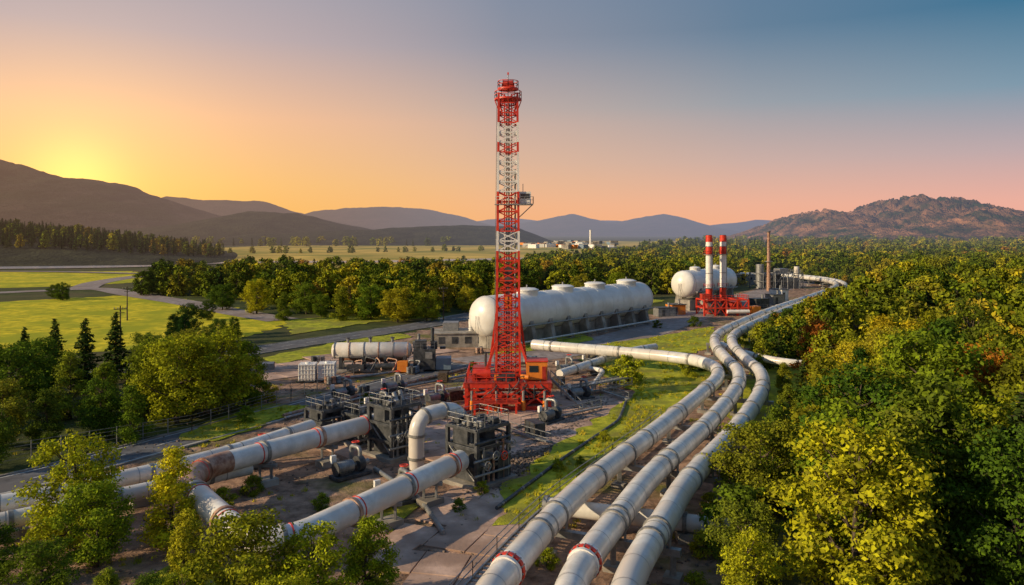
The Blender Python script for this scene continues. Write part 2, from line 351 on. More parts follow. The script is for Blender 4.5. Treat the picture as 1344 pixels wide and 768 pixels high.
def broadleaf(name,H,R,nl,size,cb,ncl,mat,prof='round',twig=.28,tl=9):
    br=[];cs=[]
    top=H*.86; px,py=0.,0.; last=np.array([0,0,-.3]); trunk=[last]
    for i in range(1,7):
        px+=rng.normal()*.10*H/10;py+=rng.normal()*.10*H/10; trunk.append(np.array([px,py,top*i/6]))
    r0=H*.022+.03
    for i in range(6): br.append((trunk[i],trunk[i+1],r0*(1-i/6.8),r0*(1-(i+1)/6.8)))
    for i in range(ncl):
        u=(i+rng.uniform(0,1))/ncl; z=H*(cb+(1-cb)*u*.93)
        pr={'round':math.sin(math.pi*min(1,.13+.80*u))**.6,'oval':(1-u**2.2)**.6*.95+.05,'spread':math.sin(math.pi*min(1,.25+.68*u))**.5}[prof]
        th=i*2.399+rng.normal()*.4; rad=R*pr*rng.uniform(.3,.88)
        c=np.array([math.cos(th)*rad,math.sin(th)*rad,z]); rc=R*rng.uniform(.20,.40)*(1-.3*u)
        cs.append((c,rc))
        k=min(5,max(1,int(6*(z-rad*.5)/top))); s=trunk[k]; mid=(s+c)/2+np.array([0,0,-.04*H])
        br.append((s,mid,r0*.38,r0*.22)); br.append((mid,c,r0*.22,r0*.08))
        for _ in range(2):
            d=rng.normal(size=3); d/=np.linalg.norm(d); br.append((c,c+d*rc*.9,r0*.08,.01))
    LC=[];LN=[]; tot=sum(rc**2 for _,rc in cs)
    for c,rc in cs:
        nt_=max(3,int(nl*rc**2/tot/tl)); d=rng.normal(size=(nt_,3)); d[:,2]+=.35; d/=np.linalg.norm(d,axis=1,keepdims=True)
        rr=rc*rng.uniform(.45,1.12,nt_)[:,None]*(1+.17*rng.normal(size=(nt_,1)))
        tc=c+d*rr*np.array([1,1,.8])
        L=np.repeat(tc,tl,0)+rng.normal(size=(nt_*tl,3))*twig*np.array([1,1,.6])
        nn=np.repeat(d,tl,0)*1.0+rng.normal(size=(nt_*tl,3))*.55+np.array([0,0,.25])
        LC.append(L);LN.append(nn)
    LC=np.concatenate(LC);LN=np.concatenate(LN)
    lV,lF=leaves(LC,LN,size); wV,wF=wood(br)
    V=np.concatenate([wV,lV]);F=np.concatenate([wF,lF+len(wV)]); mi=np.concatenate([np.zeros(len(wF)),np.ones(len(lF))])
    return quadmesh(name,V,F,mi,['bark',mat])
def conifer(name,H,R,nb,per,size,mat):
    br=[(np.array([0,0,-.3]),np.array([0,0,H*.5]),H*.018+.03,H*.011),(np.array([0,0,H*.5]),np.array([0,0,H*.98]),H*.011,.02)]
    C=[];Nn=[]
    for i in range(nb):
        u=(i+rng.uniform())/nb; z=H*(.10+.88*u); L=R*(1-u)**.85*rng.uniform(.65,1.12)+.12; th=i*2.4+rng.normal()*.3
        dr=np.array([math.cos(th),math.sin(th),-.28+.25*u]); p=np.array([0,0,z]); br.append((p,p+dr*L,.05,.01))
        m_=max(3,int(per*L/R)); t=rng.uniform(.15,1,m_)[:,None]
        side=np.array([-math.sin(th),math.cos(th),0]); w=(1.05-t)*L*.38
        c=p+dr*L*t+side*w*rng.normal(size=(m_,1))*.8+rng.normal(size=(m_,3))*.06-np.array([0,0,.12])*rng.uniform(0,1,(m_,1))
        C.append(c);Nn.append(np.array([0,0,1.])+rng.normal(size=(m_,3))*.5+dr*.3)
    lV,lF=leaves(np.concatenate(C),np.concatenate(Nn),size,.4); wV,wF=wood(br,5)
    V=np.concatenate([wV,lV]);F=np.concatenate([wF,lF+len(wV)]); mi=np.concatenate([np.zeros(len(wF)),np.ones(len(lF))])
    return quadmesh(name,V,F,mi,['bark',mat])
HI=[broadleaf('broadleaf_a',10,4.2,13000,.155,.12,28,'leaf','round',.26),
    broadleaf('broadleaf_b',10,3.5,12000,.15,.08,26,'leaf','oval',.24),
    broadleaf('broadleaf_c',10,4.8,14000,.165,.14,32,'leaf','spread',.28),
    broadleaf('broadleaf_d',10,3.8,13000,.145,.06,36,'leaf','round',.20,7),
    broadleaf('broadleaf_e',10,3.1,10000,.15,.05,20,'leaf','oval',.3)]
MID=[broadleaf('broadleaf_m%d'%i,10,r,3200,.32,.10,22,'leaf_far',pf,.34,6) for i,(r,pf) in enumerate([(4.2,'round'),(3.5,'oval'),(4.7,'spread'),(3.9,'round')])]
LOW=[broadleaf('broadleaf_l%d'%i,10,r,900,.62,.08,14,'leaf_far',pf,.45,4) for i,(r,pf) in enumerate([(4.3,'round'),(3.6,'oval'),(4.8,'spread')])]
CH=[conifer('conifer_a',10,2.5,90,80,.26,'needle'),conifer('conifer_b',10,2.0,90,70,.24,'needle')]
CM=[conifer('conifer_m',10,2.4,40,16,.6,'needle_far')]
SH=[broadleaf('shrub_a',3,1.9,2600,.12,.05,14,'leaf','round',.16),broadleaf('shrub_b',3,1.6,2200,.11,.03,12,'leaf','oval',.16)]
def tree(name,me,p,h,w=1.,color=(1,1,1),base=10.):
    o=bpy.data.objects.new(name,me); COL.objects.link(o); s=h/base
    o.location=(p[0],p[1],0); o.rotation_euler=(0,0,U(0,6.28)); o.scale=(s*w,s*w*U(.9,1.1),s); o.color=(*color,1); return o
def mass(name,meshes,pts):   # pts: (x,y,z,scale)
    if not pts: return
    grp=[[] for _ in meshes]
    for p in pts: random.choice(grp).append(p)
    top=bpy.data.objects.new(name,None); COL.objects.link(top)
    for me,g in zip(meshes,grp):
        if not g: continue
        V=[];F=[]
        for i,(x,y,z,s) in enumerate(g):
            th=U(0,6.28)
            for k in range(4):
                a=th+k*math.pi/2+math.pi/4; V.append((x+math.cos(a)*s*.7071,y+math.sin(a)*s*.7071,z))
            F.append((4*i,4*i+1,4*i+2,4*i+3))
        pm=bpy.data.meshes.new(name+'_points'); pm.from_pydata(V,[],F)
        po=bpy.data.objects.new(name+'_scatter',pm); COL.objects.link(po); po.parent=top
        po.instance_type='FACES'; po.use_instance_faces_scale=True; po.instance_faces_scale=1.; po.show_instancer_for_render=False; po.show_instancer_for_viewport=False
        ch=bpy.data.objects.new(me.name+'_unit',me); COL.objects.link(ch); ch.parent=po
# ------------------------------------------------------------------ pipelines (right)
ZP=3.0; RP=.86
Bpts=[(1.0,30),(2.6,38.4),(4.1,43.7),(7.4,51.5),(11.3,60.3),(19.6,76),(27.0,92),(30.6,103),(32.2,115),(34.4,129),(38.9,143),(49.2,162),(66,190),(91,229),(112,264),(122,290),(124,315),(119,335)]
Bp=cr([Vector((x,y,ZP)) for x,y in Bpts],10)
def offset(path,o):
    out=[]
    for i,p in enumerate(path):
        t=path[min(i+1,len(path)-1)]-path[max(i-1,0)]; out.append(p+Vector((t.y,-t.x,0)).normalized()*o)
    return out
Cp=offset(Bp,2.9)
Ap=cr([Vector((x,y,ZP)) for x,y in [(-3.6,30),(-1.6,38.4),(-.1,43.2),(5.3,56.7),(14.6,74.5),(22.9,91),(26.6,99),(28.4,106),(27.8,111.5),(25.2,115.3),(17.9,120.5),(9,125.5),(3.6,129)]],10)
def pipeline(name,path,r,ring=11.,start=4.,redat=None,k='pipe',n=22):
    mb=MB(); mb.tube(path,r,k,n)
    for i,(p,t) in enumerate(arc(path,ring,start)):
        mb.cyl(p-t*.16,p+t*.16,r*1.09,'flange',n=n)
        if i%2: mb.cyl(p+t*1.2,p+t*1.26,r*1.03,'flange',n=n)
    for i,(p,t) in enumerate(arc(path,3.1,1.5)): mb.tube([p-t*.03,p+t*.03],r*1.012,'steel',n,False)
    if redat is not None:
        for L in redat:
            p,t=arc(path,1e5,L)[0]; mb.cyl(p-t*.14,p+t*.14,r*1.17,'red',n=n); mb.cyl(p+t*.24,p+t*.5,r*1.1,'mwhite',n=n); mb.cyl(p-t*.5,p-t*.24,r*1.1,'mwhite',n=n)
            for j in range(16):
                a=j*math.pi/8; u=Vector((t.y,-t.x,0)).normalized(); w=t.cross(u); q=p+(u*math.cos(a)+w*math.sin(a))*r*1.12
                mb.cyl(q-t*.26,q+t*.26,.05,'flange',n=5)
    return mb.obj(name)
pipeline('pipeline',Ap,RP,12.,7,[13.3])
pipeline('pipeline',Bp,RP,12.5,9,[14.3])
pipeline('pipeline',Cp,RP,13.,5)
Dp=cr([(36.0,131,2.6),(37.8,124,2.3),(41.5,118,2.0),(48,115,1.8),(58,112,1.6)],8); pipeline('pipeline',Dp,.6,7,3)
for i,(p,t) in enumerate(arc(Bp,15.5,5.)):
    n_=Vector((t.y,-t.x,0)).normalized(); mb=MB(); l=-1.6; rr=4.4
    if p.y<100: l=-min(((a-p).length for a in Ap))-1.1
    a=p+n_*l; b_=p+n_*rr; z=ZP-1.15
    mb.beam((a.x,a.y,z),(b_.x,b_.y,z),.45,'steel',.45)
    offs=[l+.5,0,rr-.5] if p.y<100 else [l+.3,rr-.4]
    for o_ in offs:
        q=p+n_*o_; mb.beam((q.x,q.y,0),(q.x,q.y,z-.22),.34,'steel'); mb.box((q.x,q.y,.15),(1.1,1.1,.5),'conc',math.atan2(t.y,t.x))
    for o_ in ([0,2.9] if p.y>100 else [0,2.9,l+1.1]):
        q=p+n_*o_; mb.cyl((q-t*.12),(q+t*.12),RP*1.12,'flange',n=20)
        for sd in(-1,1):
            w=q+n_*sd*.8; mb.beam((w.x,w.y,z+.2),(w.x,w.y,ZP-.2),.16,'steel')
    mb.obj('pipe_support')
mb=MB(); mb.cyl((2.6,57.6,1.35),(16.5,52.8,1.35),.62,'pipe',n=20)
for t_ in (.0,.35,.7,1.): 
    q=Vector((2.6,57.6,1.35)).lerp(Vector((16.5,52.8,1.35)),t_); dd=Vector((13.9,-4.8,0)).normalized(); mb.cyl(q-dd*.15,q+dd*.15,.75,'flange',n=20); mb.box((q.x,q.y,.35),(1.2,1.2,.7),'conc')
mb.obj('cross_header_pipe')
def walkway(name,path,w,z):
    mb=MB(); L=offset(path,-w/2);R=offset(path,w/2)
    for a,b in zip(L,L[1:]): mb.beam((a.x,a.y,z),(b.x,b.y,z),.14,'steel',.22)
    for a,b in zip(R,R[1:]): mb.beam((a.x,a.y,z),(b.x,b.y,z),.14,'steel',.22)
    for (p,t) in arc(path,.6):
        n_=Vector((t.y,-t.x,0)).normalized()*w/2; mb.beam((p.x-n_.x,p.y-n_.y,z),(p.x+n_.x,p.y+n_.y,z),.28,'steel',.05)
    for (p,t) in arc(path,5.):
        n_=Vector((t.y,-t.x,0)).normalized()*w/2
        for s_ in(-1,1): q=p+n_*s_; mb.beam((q.x,q.y,0),(q.x,q.y,z),.14,'steel')
    mb.rail([Vector((p.x,p.y,z)) for p,t in arc(L,4.)],'steel',1.05,2.,.05)
    return mb.obj(name)
walkway('pipeline_walkway',offset(Ap[:48],-2.5),1.3,1.1)
# ------------------------------------------------------------------ left pipelines
def lpipe(name,pts,r,fr,**k): return pipeline(name,fillet(pts,fr,10),r,**k)
lpipe('pipeline',[(-70,42,2.4),(-37,54.0,2.4),(-25.5,66.6,2.4),(-20.3,77,2.4)],.68,6,ring=7)
lpipe('pipeline',[(-70,36,1.8),(-38,51,1.8),(-27,61.2,1.8),(-22.5,65.5,1.8)],.62,6,ring=7)
F_=fillet([(-13.2,77.5,2.9),(-26.4,59.9,2.9),(-15.2,46.2,2.5),(-4.4,65.2,2.5)],4.6,14)
mb=MB(); mb.tube(F_,.88,'pipe',22)
for i,(p,t) in enumerate(arc(F_,6.,2.)): mb.cyl(p-t*.15,p+t*.15,.99,'rust' if i%2 else 'flange',n=22); mb.cyl(p+t*.5,p+t*.58,.93,'red',n=22)
mb.tube([p for p in F_ if p.y<64.5 and p.y>54 and p.x<-19.],.895,'rust',22,False)
mb.obj('pipeline')
for x,y in [(-17.4,71.8),(-21.4,66.2),(-18.8,51.2),(-9.2,56.8),(-6.6,61.4),(-30,61.7),(-36,55)]:
    mb=MB(); mb.box((x,y,.3),(1.8,1.4,.6),'conc',.8); mb.beam((x-.5,y,.5),(x-.5,y,2.0),.2,'steel'); mb.beam((x+.5,y,.5),(x+.5,y,2.0),.2,'steel'); mb.beam((x-1,y,1.75),(x+1,y,1.75),.3,'steel'); mb.obj('pipe_support',bevel=.03)
mb=MB(); rp=fillet([(-8.9,71.,0),(-8.9,71.,4.9),(-5.0,74.4,4.9),(-5.0,74.4,.3)],1.9,12)
mb.tube(rp,.74,'pipe',20)
for p,t in arc(rp,2.1,1.): mb.cyl(p-t*.12,p+t*.12,.84,'flange',n=20)
mb.obj('riser_pipe')
# ------------------------------------------------------------------ valve station
def station(loc,rz,w,dp,h,name='valve_station'):
    mb=MB()
    mb.box((0,0,.2),(w+1.2,dp+1.2,.4),'conc')
    for sx in(-1,1):
        for sy in(-1,1): mb.beam((sx*w/2,sy*dp/2,.4),(sx*w/2,sy*dp/2,h),.32,'dark')
        for z in (h*.35,h*.68,h): mb.beam((sx*w/2,-dp/2,z),(sx*w/2,dp/2,z),.28,'dark')
        mb.beam((sx*w/2,-dp/2,.5),(sx*w/2,dp/2,h*.68),.12,'steel')
    for sy in(-1,1):
        for z in (h*.35,h*.68,h): mb.beam((-w/2,sy*dp/2,z),(w/2,sy*dp/2,z),.28,'dark')
        mb.beam((-w/2,sy*dp/2,h*.35),(w/2,sy*dp/2,h*.68),.12,'steel')
    mb.box((-w*.12,0,h*.42),(w*.62,dp*.8,h*.66),'dark'); mb.box((w*.3,-dp*.1,h*.3),(w*.34,dp*.9,h*.46),'dark')
    mb.box((-w*.1,-dp*.42,h*.55),(w*.3,.3,h*.2),'steel'); mb.box((-w*.3,dp*.1,h*.85),(w*.34,dp*.5,h*.24),'dark'); mb.box((w*.2,0,h*.8),(w*.3,dp*.4,h*.3),'dark')
    for i in range(7):
        x=-w*.47+i*w*.155; mb.cyl((x,-dp*.52,.4),(x,-dp*.52,h*U(.45,1.1)),.12,random.choice(['steel','dark','rust']),n=8)
    for i in range(4):
        x=-w*.4+i*w*.26; z=h*U(.35,.7); mb.cyl((x,-dp*.5,z),(x,-dp*.75,z),.16,'steel',n=8); mb.wheel((x,-dp*.76,z),(0,1,0),.38,'red' if i==2 else 'steel')
    for i in range(4): mb.cyl((-w*.35+i*w*.24,dp*U(-.3,.3),h*.7),(-w*.35+i*w*.24,dp*U(-.3,.3),h+U(.3,1.1)),.24,random.choice(['dark','steel','flange']),n=12)
    for z in (h*.25,h*.5,h*.8): mb.tube(fillet([(-w*.62,-dp*.55,z),(w*.5,-dp*.6,z),(w*.62,-dp*.1,z),(w*.62,dp*.5,z)],.5,4),.12,'steel' if z<h*.6 else 'dark',8)
    for i in range(9): mb.beam((-w/2,-dp/2+i*dp/8,h+.16),(w/2,-dp/2+i*dp/8,h+.16),.16,'dark',.05)
    for i in range(10): mb.box((U(-w*.4,w*.4),U(-dp*.4,dp*.4),h+.35),(U(.2,.9),U(.2,.9),U(.2,.7)),random.choice(['dark','steel','dark']))
    mb.rail([(-w/2,-dp/2,h+.2),(w/2,-dp/2,h+.2),(w/2,dp/2,h+.2),(-w/2,dp/2,h+.2),(-w/2,-dp/2,h+.2)],'steel',1.,1.,.05)
    for i in range(int(h/.35)): mb.beam((w/2+.25,-.3,.4+i*.35),(w/2+.25,.3,.4+i*.35),.05,'steel')
    for s_ in(-1,1): mb.beam((w/2+.25,s_*.3,.4),(w/2+.25,s_*.3,h+1),.06,'steel')
    return mb.obj(name,loc,rz,bevel=.02)
station((-11.6,75.5,0),math.radians(48),3.6,3.4,5.0)
station((-3.0,67.6,0),math.radians(48),4.0,3.6,5.0)
station((-19.3,80,0),math.radians(48),3.4,3.,3.6)
station((-15.5,79.5,0),math.radians(48),3.,2.6,3.2)
def pump(loc,rz,s=1.,c='steel'):
    mb=MB(); mb.box((0,0,.15),(3.6,1.5,.3),'dark'); mb.cyl((-1.5,0,.95),(.1,0,.95),.55,c,n=16); mb.cyl((-1.6,0,.95),(-1.5,0,.95),.62,'dark',n=16)
    for i in range(8): mb.cyl((-1.3+i*.17,0,.95),(-1.26+i*.17,0,.95),.59,c,n=16)
    mb.box((-.7,0,.4),(1.2,.8,.3),'dark'); mb.cyl((.1,0,.95),(.6,0,.95),.14,'flange',n=8); mb.cyl((.6,0,.95),(1.2,0,.95),.7,'dark',n=16)
    mb.tube(fillet([(1.0,0,1.5),(1.0,0,2.3),(1.0,1.4,2.3),(1.0,1.4,.3)],.4,5),.2,'steel',10); mb.cyl((1.2,0,.95),(1.9,0,.95),.25,'steel',n=10); mb.wheel((1,.7,2.75),(0,0,1),.35,'red'); mb.cyl((1,.7,2.3),(1,.7,2.75),.06,'steel',n=6)
    mb.box((-1.5,.5,1.7),(.5,.3,.7),'mwhite'); mb.beam((-1.5,.5,.3),(-1.5,.5,1.4),.08,'steel')
    o=mb.obj('pump_unit',loc,rz,bevel=.02); o.scale=(s,s,s); return o
for x,y,r in [(-9.3,61.5,.6),(-24,71,.7),(4.5,88,.9),(-12,87,2.3),(-16,92,.7),(9,100,.5),(-14.5,68.5,.8),(-9.5,97,.8),(8.5,118,.6),(13,124,.8),(-22,100,.8),(-16,104,.7)]: pump((x,y,.1),r)
# ------------------------------------------------------------------ drilling rig
mb=MB(); cx,cy=-.5,97.5
def band(z): return 'red' if (z>36.2 or 22.6<z<26.8 or z<20 or 31.6<z<32.8) else 'mwhite'
def hw(z): return 1.5-.32*(z-3.4)/36.
zs=[3.4+i*1.25 for i in range(30)]
for z0,z1 in zip(zs,zs[1:]):
    k=band((z0+z1)/2); w0,w1=hw(z0),hw(z1)
    c0=[Vector((cx+sx*w0,cy+sy*w0,z0)) for sx,sy in((-1,-1),(1,-1),(1,1),(-1,1))]; c1=[Vector((cx+sx*w1,cy+sy*w1,z1)) for sx,sy in((-1,-1),(1,-1),(1,1),(-1,1))]
    for i in range(4):
        j=(i+1)%4; mb.beam(c0[i],c1[i],.27,k); mb.beam(c0[i],c0[j],.15,k); mb.beam(c0[i],c1[j],.11,k); mb.beam(c0[j],c1[i],.11,k)
    mb.beam((cx-.45,cy,z0),(cx-.45,cy,z1),.16,k); mb.beam((cx+.45,cy,z0),(cx+.45,cy,z1),.16,k); mb.beam((cx-.45,cy,z0),(cx+.45,cy,z0),.1,k)
    mb.beam((cx-w0-.25,cy-.3,z0),(cx-w1-.25,cy-.3,z1),.06,'steel'); mb.beam((cx-w0-.25,cy+.3,z0),(cx-w1-.25,cy+.3,z1),.06,'steel')
    for q in range(3): mb.beam((cx-w0-.25,cy-.3,z0+q*.4),(cx-w0-.25,cy+.3,z0+q*.4),.05,'steel')
for a,b in ((.15,.1),(-.2,.3),(0,-.3)): mb.cyl((cx+a,cy+b,3.4),(cx+a,cy+b,38.5),.07,'dark',n=6)
mb.cyl((cx+.9,cy-1.1,3.4),(cx+.9,cy-1.0,30),.12,'flange',n=8)
for z,r in ((38.9,1.75),(40.2,1.35)):
    mb.cyl((cx,cy,z),(cx,cy,z+.22),r,'red',n=12)
    ring=[(cx+math.cos(a)*r*.97,cy+math.sin(a)*r*.97,z+.2) for a in [i*math.pi/6 for i in range(13)]]; mb.rail(ring,'red',.9,1.,.07)
for i in range(8):
    a=i*math.pi/4; mb.beam((cx+math.cos(a)*1.1,cy+math.sin(a)*1.1,37.3),(cx+math.cos(a)*1.7,cy+math.sin(a)*1.7,38.9),.12,'red')
mb.cyl((cx-.7,cy,40.9),(cx+.7,cy,40.9),.55,'redd',n=14); mb.box((cx,cy,40.7),(1.6,1.,.7),'red'); mb.cyl((cx,cy,41),(cx,cy,42.3),.06,'steel',n=6); mb.box((cx,cy,42.3),(.2,.2,.3),'red')
mb.box((cx+2.15,cy-.2,26.4),(1.5,1.8,1.5),'mwhite'); mb.box((cx+2.15,cy-1.12,26.6),(1.1,.06,.6),'glass'); mb.box((cx+1.7,cy-.2,25.55),(3.,2.4,.14),'steel')
mb.rail([(cx+.9,cy-1.4,25.6),(cx+3.2,cy-1.4,25.6),(cx+3.2,cy+1,25.6)],'steel',.9,.8,.05)
mb.beam((cx+1.3,cy-.5,23.8),(cx+3.1,cy-.5,25.5),.12,'steel'); mb.cyl((cx+1.9,cy,27.1),(cx+1.9,cy,28.2),.05,'steel',n=6)
mb.rail([(cx-1.6,cy-1.6,25.6),(cx+.9,cy-1.6,25.6)],'mwhite',.9,.8,.05); mb.box((cx,cy-1.3,25.5),(3.4,.7,.1),'steel')
mb.box((cx,cy,13.2),(.8,.6,1.6),'orange'); mb.box((cx,cy,16.5),(.9,.7,2.),'dark')
W,D=10.2,7.6; zf=3.3
for sx in(-1,-.35,.35,1):
    for sy in(-1,0,1): mb.beam((cx+sx*W/2,cy+sy*D/2,0),(cx+sx*W/2,cy+sy*D/2,zf),.42,'red')
for z,w_ in ((.35,.5),(zf-.15,.55),(zf*.55,.25)):
    for sy in(-1,0,1): mb.beam((cx-W/2-.4,cy+sy*D/2,z),(cx+W/2+.4,cy+sy*D/2,z),w_*.8,'red',w_)
    for sx in(-1,-.35,.35,1): mb.beam((cx+sx*W/2,cy-D/2-.3,z+.03),(cx+sx*W/2,cy+D/2+.3,z+.03),w_*.75,'redd',w_*.9)
for sy in(-1,1):
    for a,b in((-1,-.35),(-.35,.35),(.35,1)):
        mb.beam((cx+a*W/2,cy+sy*D/2,.4),(cx+b*W/2,cy+sy*D/2,zf-.3),.2,'red'); mb.beam((cx+b*W/2,cy+sy*D/2,.4),(cx+a*W/2,cy+sy*D/2,zf-.3),.2,'red')
for sx in(-1,1):
    for a,b in((-1,0),(0,1)): mb.beam((cx+sx*W/2,cy+a*D/2,.4),(cx+sx*W/2,cy+b*D/2,zf-.3),.2,'red')
mb.box((cx,cy,zf+.2),(W+.6,D+.6,.12),'redd')
mb.rail([(cx-W/2,cy-D/2,zf+.25),(cx+1,cy-D/2,zf+.25)],'red',1.1,1.2,.08); mb.rail([(cx-W/2,cy-D/2,zf+.25),(cx-W/2,cy+D/2,zf+.25),(cx+W/2,cy+D/2,zf+.25)],'red',1.1,1.2,.08)
mb.box((cx-1.5,cy-D/2-1.2,1.4),(5.5,1.8,.14),'redd')
for x in(-4,-2.4,-.8,1): mb.beam((cx+x,cy-D/2-2,0),(cx+x,cy-D/2-2,1.4),.25,'red')
mb.rail([(cx-4.2,cy-D/2-2.,1.45),(cx+1.2,cy-D/2-2.,1.45)],'red',1.,1.2,.07)
for sx in(-1,1):
    mb.beam((cx+sx*2.6,cy+2.6,zf),(cx+sx*1.35,cy+1.4,12.5),.32,'red'); mb.beam((cx+sx*3.2,cy-1.6,zf),(cx+sx*1.45,cy-1.45,8.2),.3,'red'); mb.beam((cx+sx*2.2,cy-1.5,6),(cx+sx*2.,cy+2,6.2),.18,'red')
mb.box((cx+3.6,cy-1.4,zf+1.45),(2.6,2.6,2.2),'orange'); mb.box((cx+3.6,cy-1.4,zf+2.64),(2.8,2.8,.14),'red'); mb.box((cx+3.2,cy-2.73,zf+1.7),(1.1,.05,.8),'glass'); mb.box((cx+4.5,cy-2.74,zf+1.2),(.5,.05,1.6),'redd')
for i in range(5): mb.box((cx+2.36,cy-2.3+i*.45,zf+1.4),(.08,.1,2.),'red')
mb.box((cx-3.4,cy+.5,zf+.9),(2.2,2.4,1.2),'redd'); mb.cyl((cx-4.4,cy-1.6,zf+.9),(cx-2.2,cy-1.6,zf+.9),.6,'red',n=14); mb.cyl((cx-2.9,cy+.4,zf+1.5),(cx-2.9,cy+.4,zf+3.2),.16,'dark',n=8)
mb.box((cx,cy-2.6,zf+.7),(1.6,1.,1.),'dark'); mb.cyl((cx+1.6,cy-3,zf+.8),(cx+2.6,cy-3.4,zf+.8),.3,'orange',n=10)
mb.box((cx+3.8,cy+1.8,zf+.9),(2.4,1.6,1.4),'red')
for s_ in(-.45,.45): mb.beam((cx+W/2+.3,cy-1+s_,zf+.2),(cx+W/2+4.,cy-2.5+s_,.1),.1,'steel',.25)
for i in range(11):
    t_=i/11; mb.box((cx+W/2+.3+3.7*t_,cy-1-1.5*t_,zf+.15-3.15*t_),(.32,.9,.05),'steel')
    if i%3==0:
        for s_ in(-.45,.45): mb.beam((cx+W/2+.3+3.7*t_,cy-1-1.5*t_+s_,zf+.15-3.15*t_),(cx+W/2+.3+3.7*t_,cy-1-1.5*t_+s_,zf+1.2-3.15*t_),.06,'steel')
for s_ in(-.45,.45): mb.beam((cx+W/2+.3,cy-1+s_,zf+1.2),(cx+W/2+4.,cy-2.5+s_,1.1),.06,'steel')
for x in(-4.4,-1.4,1.9,4.5): mb.cyl((cx+x,cy-D/2-.5,.3),(cx+x,cy-D/2-.5,2.6),.17,'steel',n=8); mb.cyl((cx+x,cy-D/2-.5,.2),(cx+x,cy-D/2-.5,1.4),.26,'orange',n=10)
for i in range(7):
    a=Vector((cx+U(-4,4),cy-D/2+.2,zf+U(.3,1.2))); b=a+Vector((U(-2,2),-.6,-2)); mb.tube(cr([a,a+Vector((U(-.4,.4),-.5,-.6)),b],6),.07,'dark',6)
for i in range(14): mb.box((cx+U(-4.6,1.5),cy+U(-3.2,3),zf+.55),(U(.3,1.2),U(.3,1.),U(.3,.9)),random.choice(['red','redd','dark','orange']))
mb.obj('drilling_rig')
# ------------------------------------------------------------------ horizontal storage tanks
def htank(name,a,b,r,hf,hr=2.2,nb=7,plinth=2.4):
    a=Vector(a);b=Vector(b); ax=(b-a); L=ax.length; t=ax.normalized(); n_=Vector((t.y,-t.x,0)); mb=MB(); ang=math.atan2(t.y,t.x)
    path=[];rs=[]
    for i in range(9):
        th=math.pi/2*(1-i/8); path.append(a-t*math.sin(th)*r*.62); rs.append(max(.02,r*math.cos(th)))
    for i in range(9):
        th=math.pi/2*i/8; path.append(b+t*math.sin(th)*r*.62); rs.append(max(.02,r*math.cos(th)))
    mb.tube(path,rs,'white',44)
    ns=int(L/4.2)
    for i in range(ns+1):
        p=a+t*L*i/ns; mb.tube([p-t*.05,p+t*.05],r*1.007,'conc' if i in(0,ns) else 'white',44)
    for f in hf:
        p=a+t*L*f; z=p.z+r
        prof=[(z-.8,hr),(z+.4,hr),(z+.45,hr*1.06),(z+.6,hr*1.06),(z+.65,hr*.96),(z+.85,hr*.78),(z+.95,hr*.3),(z+.97,.02)]
        mb.tube([(p.x,p.y,q[0]) for q in prof],[q[1] for q in prof],'white',28)
        mb.cyl((p.x,p.y,z+.9),(p.x,p.y,z+1.5),.16,'steel',n=8)
    c=(a+b)/2; mb.box((c.x,c.y,plinth/2),(L+1.5,r*1.15,plinth),'conc',ang)
    for i in range(nb):
        p=a+t*(L*(i+.5)/nb)
        for s_ in(-1,1):
            o=[]; w=.55
            prof=[(r*1.25,0),(r*1.22,.5),(r*.92,a.z-r*.25),(r*.60,a.z-r*.70),(r*.4,0)]
            for dw in(-w,w): o+=[p+t*dw+n_*s_*q[0] for q in prof]
            vs=[Vector((v.x,v.y,prof[j%5][1])) for j,v in enumerate(o)]
            mb.add(vs,[(0,1,2,3,4),(9,8,7,6,5)]+[(j,5+j,5+(j+1)%5,(j+1)%5) for j in range(5)],'conc')
    q0=a+n_*(r*1.05)+Vector((0,0,-r*.55));q1=b+n_*(r*1.05)+Vector((0,0,-r*.55)); mb.cyl(q0,q1,.16,'steel',n=8)
    q0=a+n_*(r*1.35);q1=b+n_*(r*1.35); mb.cyl((q0.x,q0.y,.9),(q1.x,q1.y,.9),.22,'pipe',n=8)
    mb.rail([(q.x,q.y,0) for q in [a+n_*(r*1.7),b+n_*(r*1.7)]],'steel',1.2,3,.06)
    for s_ in(-.3,.3):
        e=a-t*(r*.66)+n_*s_; mb.beam((e.x,e.y,0),(e.x,e.y,a.z+.3),.07,'steel')
    return mb.obj(name)
htank('horizontal_storage_tank',(-4.9,145.5,5.9),(31.0,187,5.9),3.95,[.22,.44,.66,.90],2.3,9)
htank('horizontal_storage_tank',(48.5,215,7.4),(66,236,7.4),3.8,[.25,.75],1.5,4,3.)
mb=MB(); mb.box((-9.5,149,1.3),(11,7,2.6),'conc',.1); mb.box((-9.5,149,2.7),(11.5,7.5,.2),'conc',.1); mb.rail([(-15,145.4,2.8),(-4.2,145.9,2.8)],'steel',1.,1.5,.05)
for i in range(4): mb.box((-13.4+i*2.5,145.1+i*.25,1.4),(1.2,.12,1.3),'dark',.1)
mb.box((-12,150,3.6),(3,3,1.6),'steel'); mb.cyl((-8,149,2.7),(-8,149,5),.5,'white'); mb.obj('concrete_service_building',bevel=.04)
mb=MB(); 
def vess(a,b,r,k):
    a=Vector(a);b=Vector(b);t=(b-a).normalized(); path=[a-t*r*.5,a-t*r*.35,a,b,b+t*r*.35,b+t*r*.5]; mb.tube(path,[.02,r*.7,r,r,r*.7,.02],k,22)
    for i in range(6): p=a.lerp(b,i/5); mb.cyl(p-t*.08,p+t*.08,r*1.06,'rust' if i%2 else 'steel',n=22)
vess((-6.5,0,3.2),(5,0,3.2),1.25,'pipe'); vess((-6,2.4,1.7),(4,2.4,1.7),.8,'rust')
for x in(-5.5,-2,1.5,4.5): mb.box((x,0,1.2),(.5,2.2,2.2),'dark')
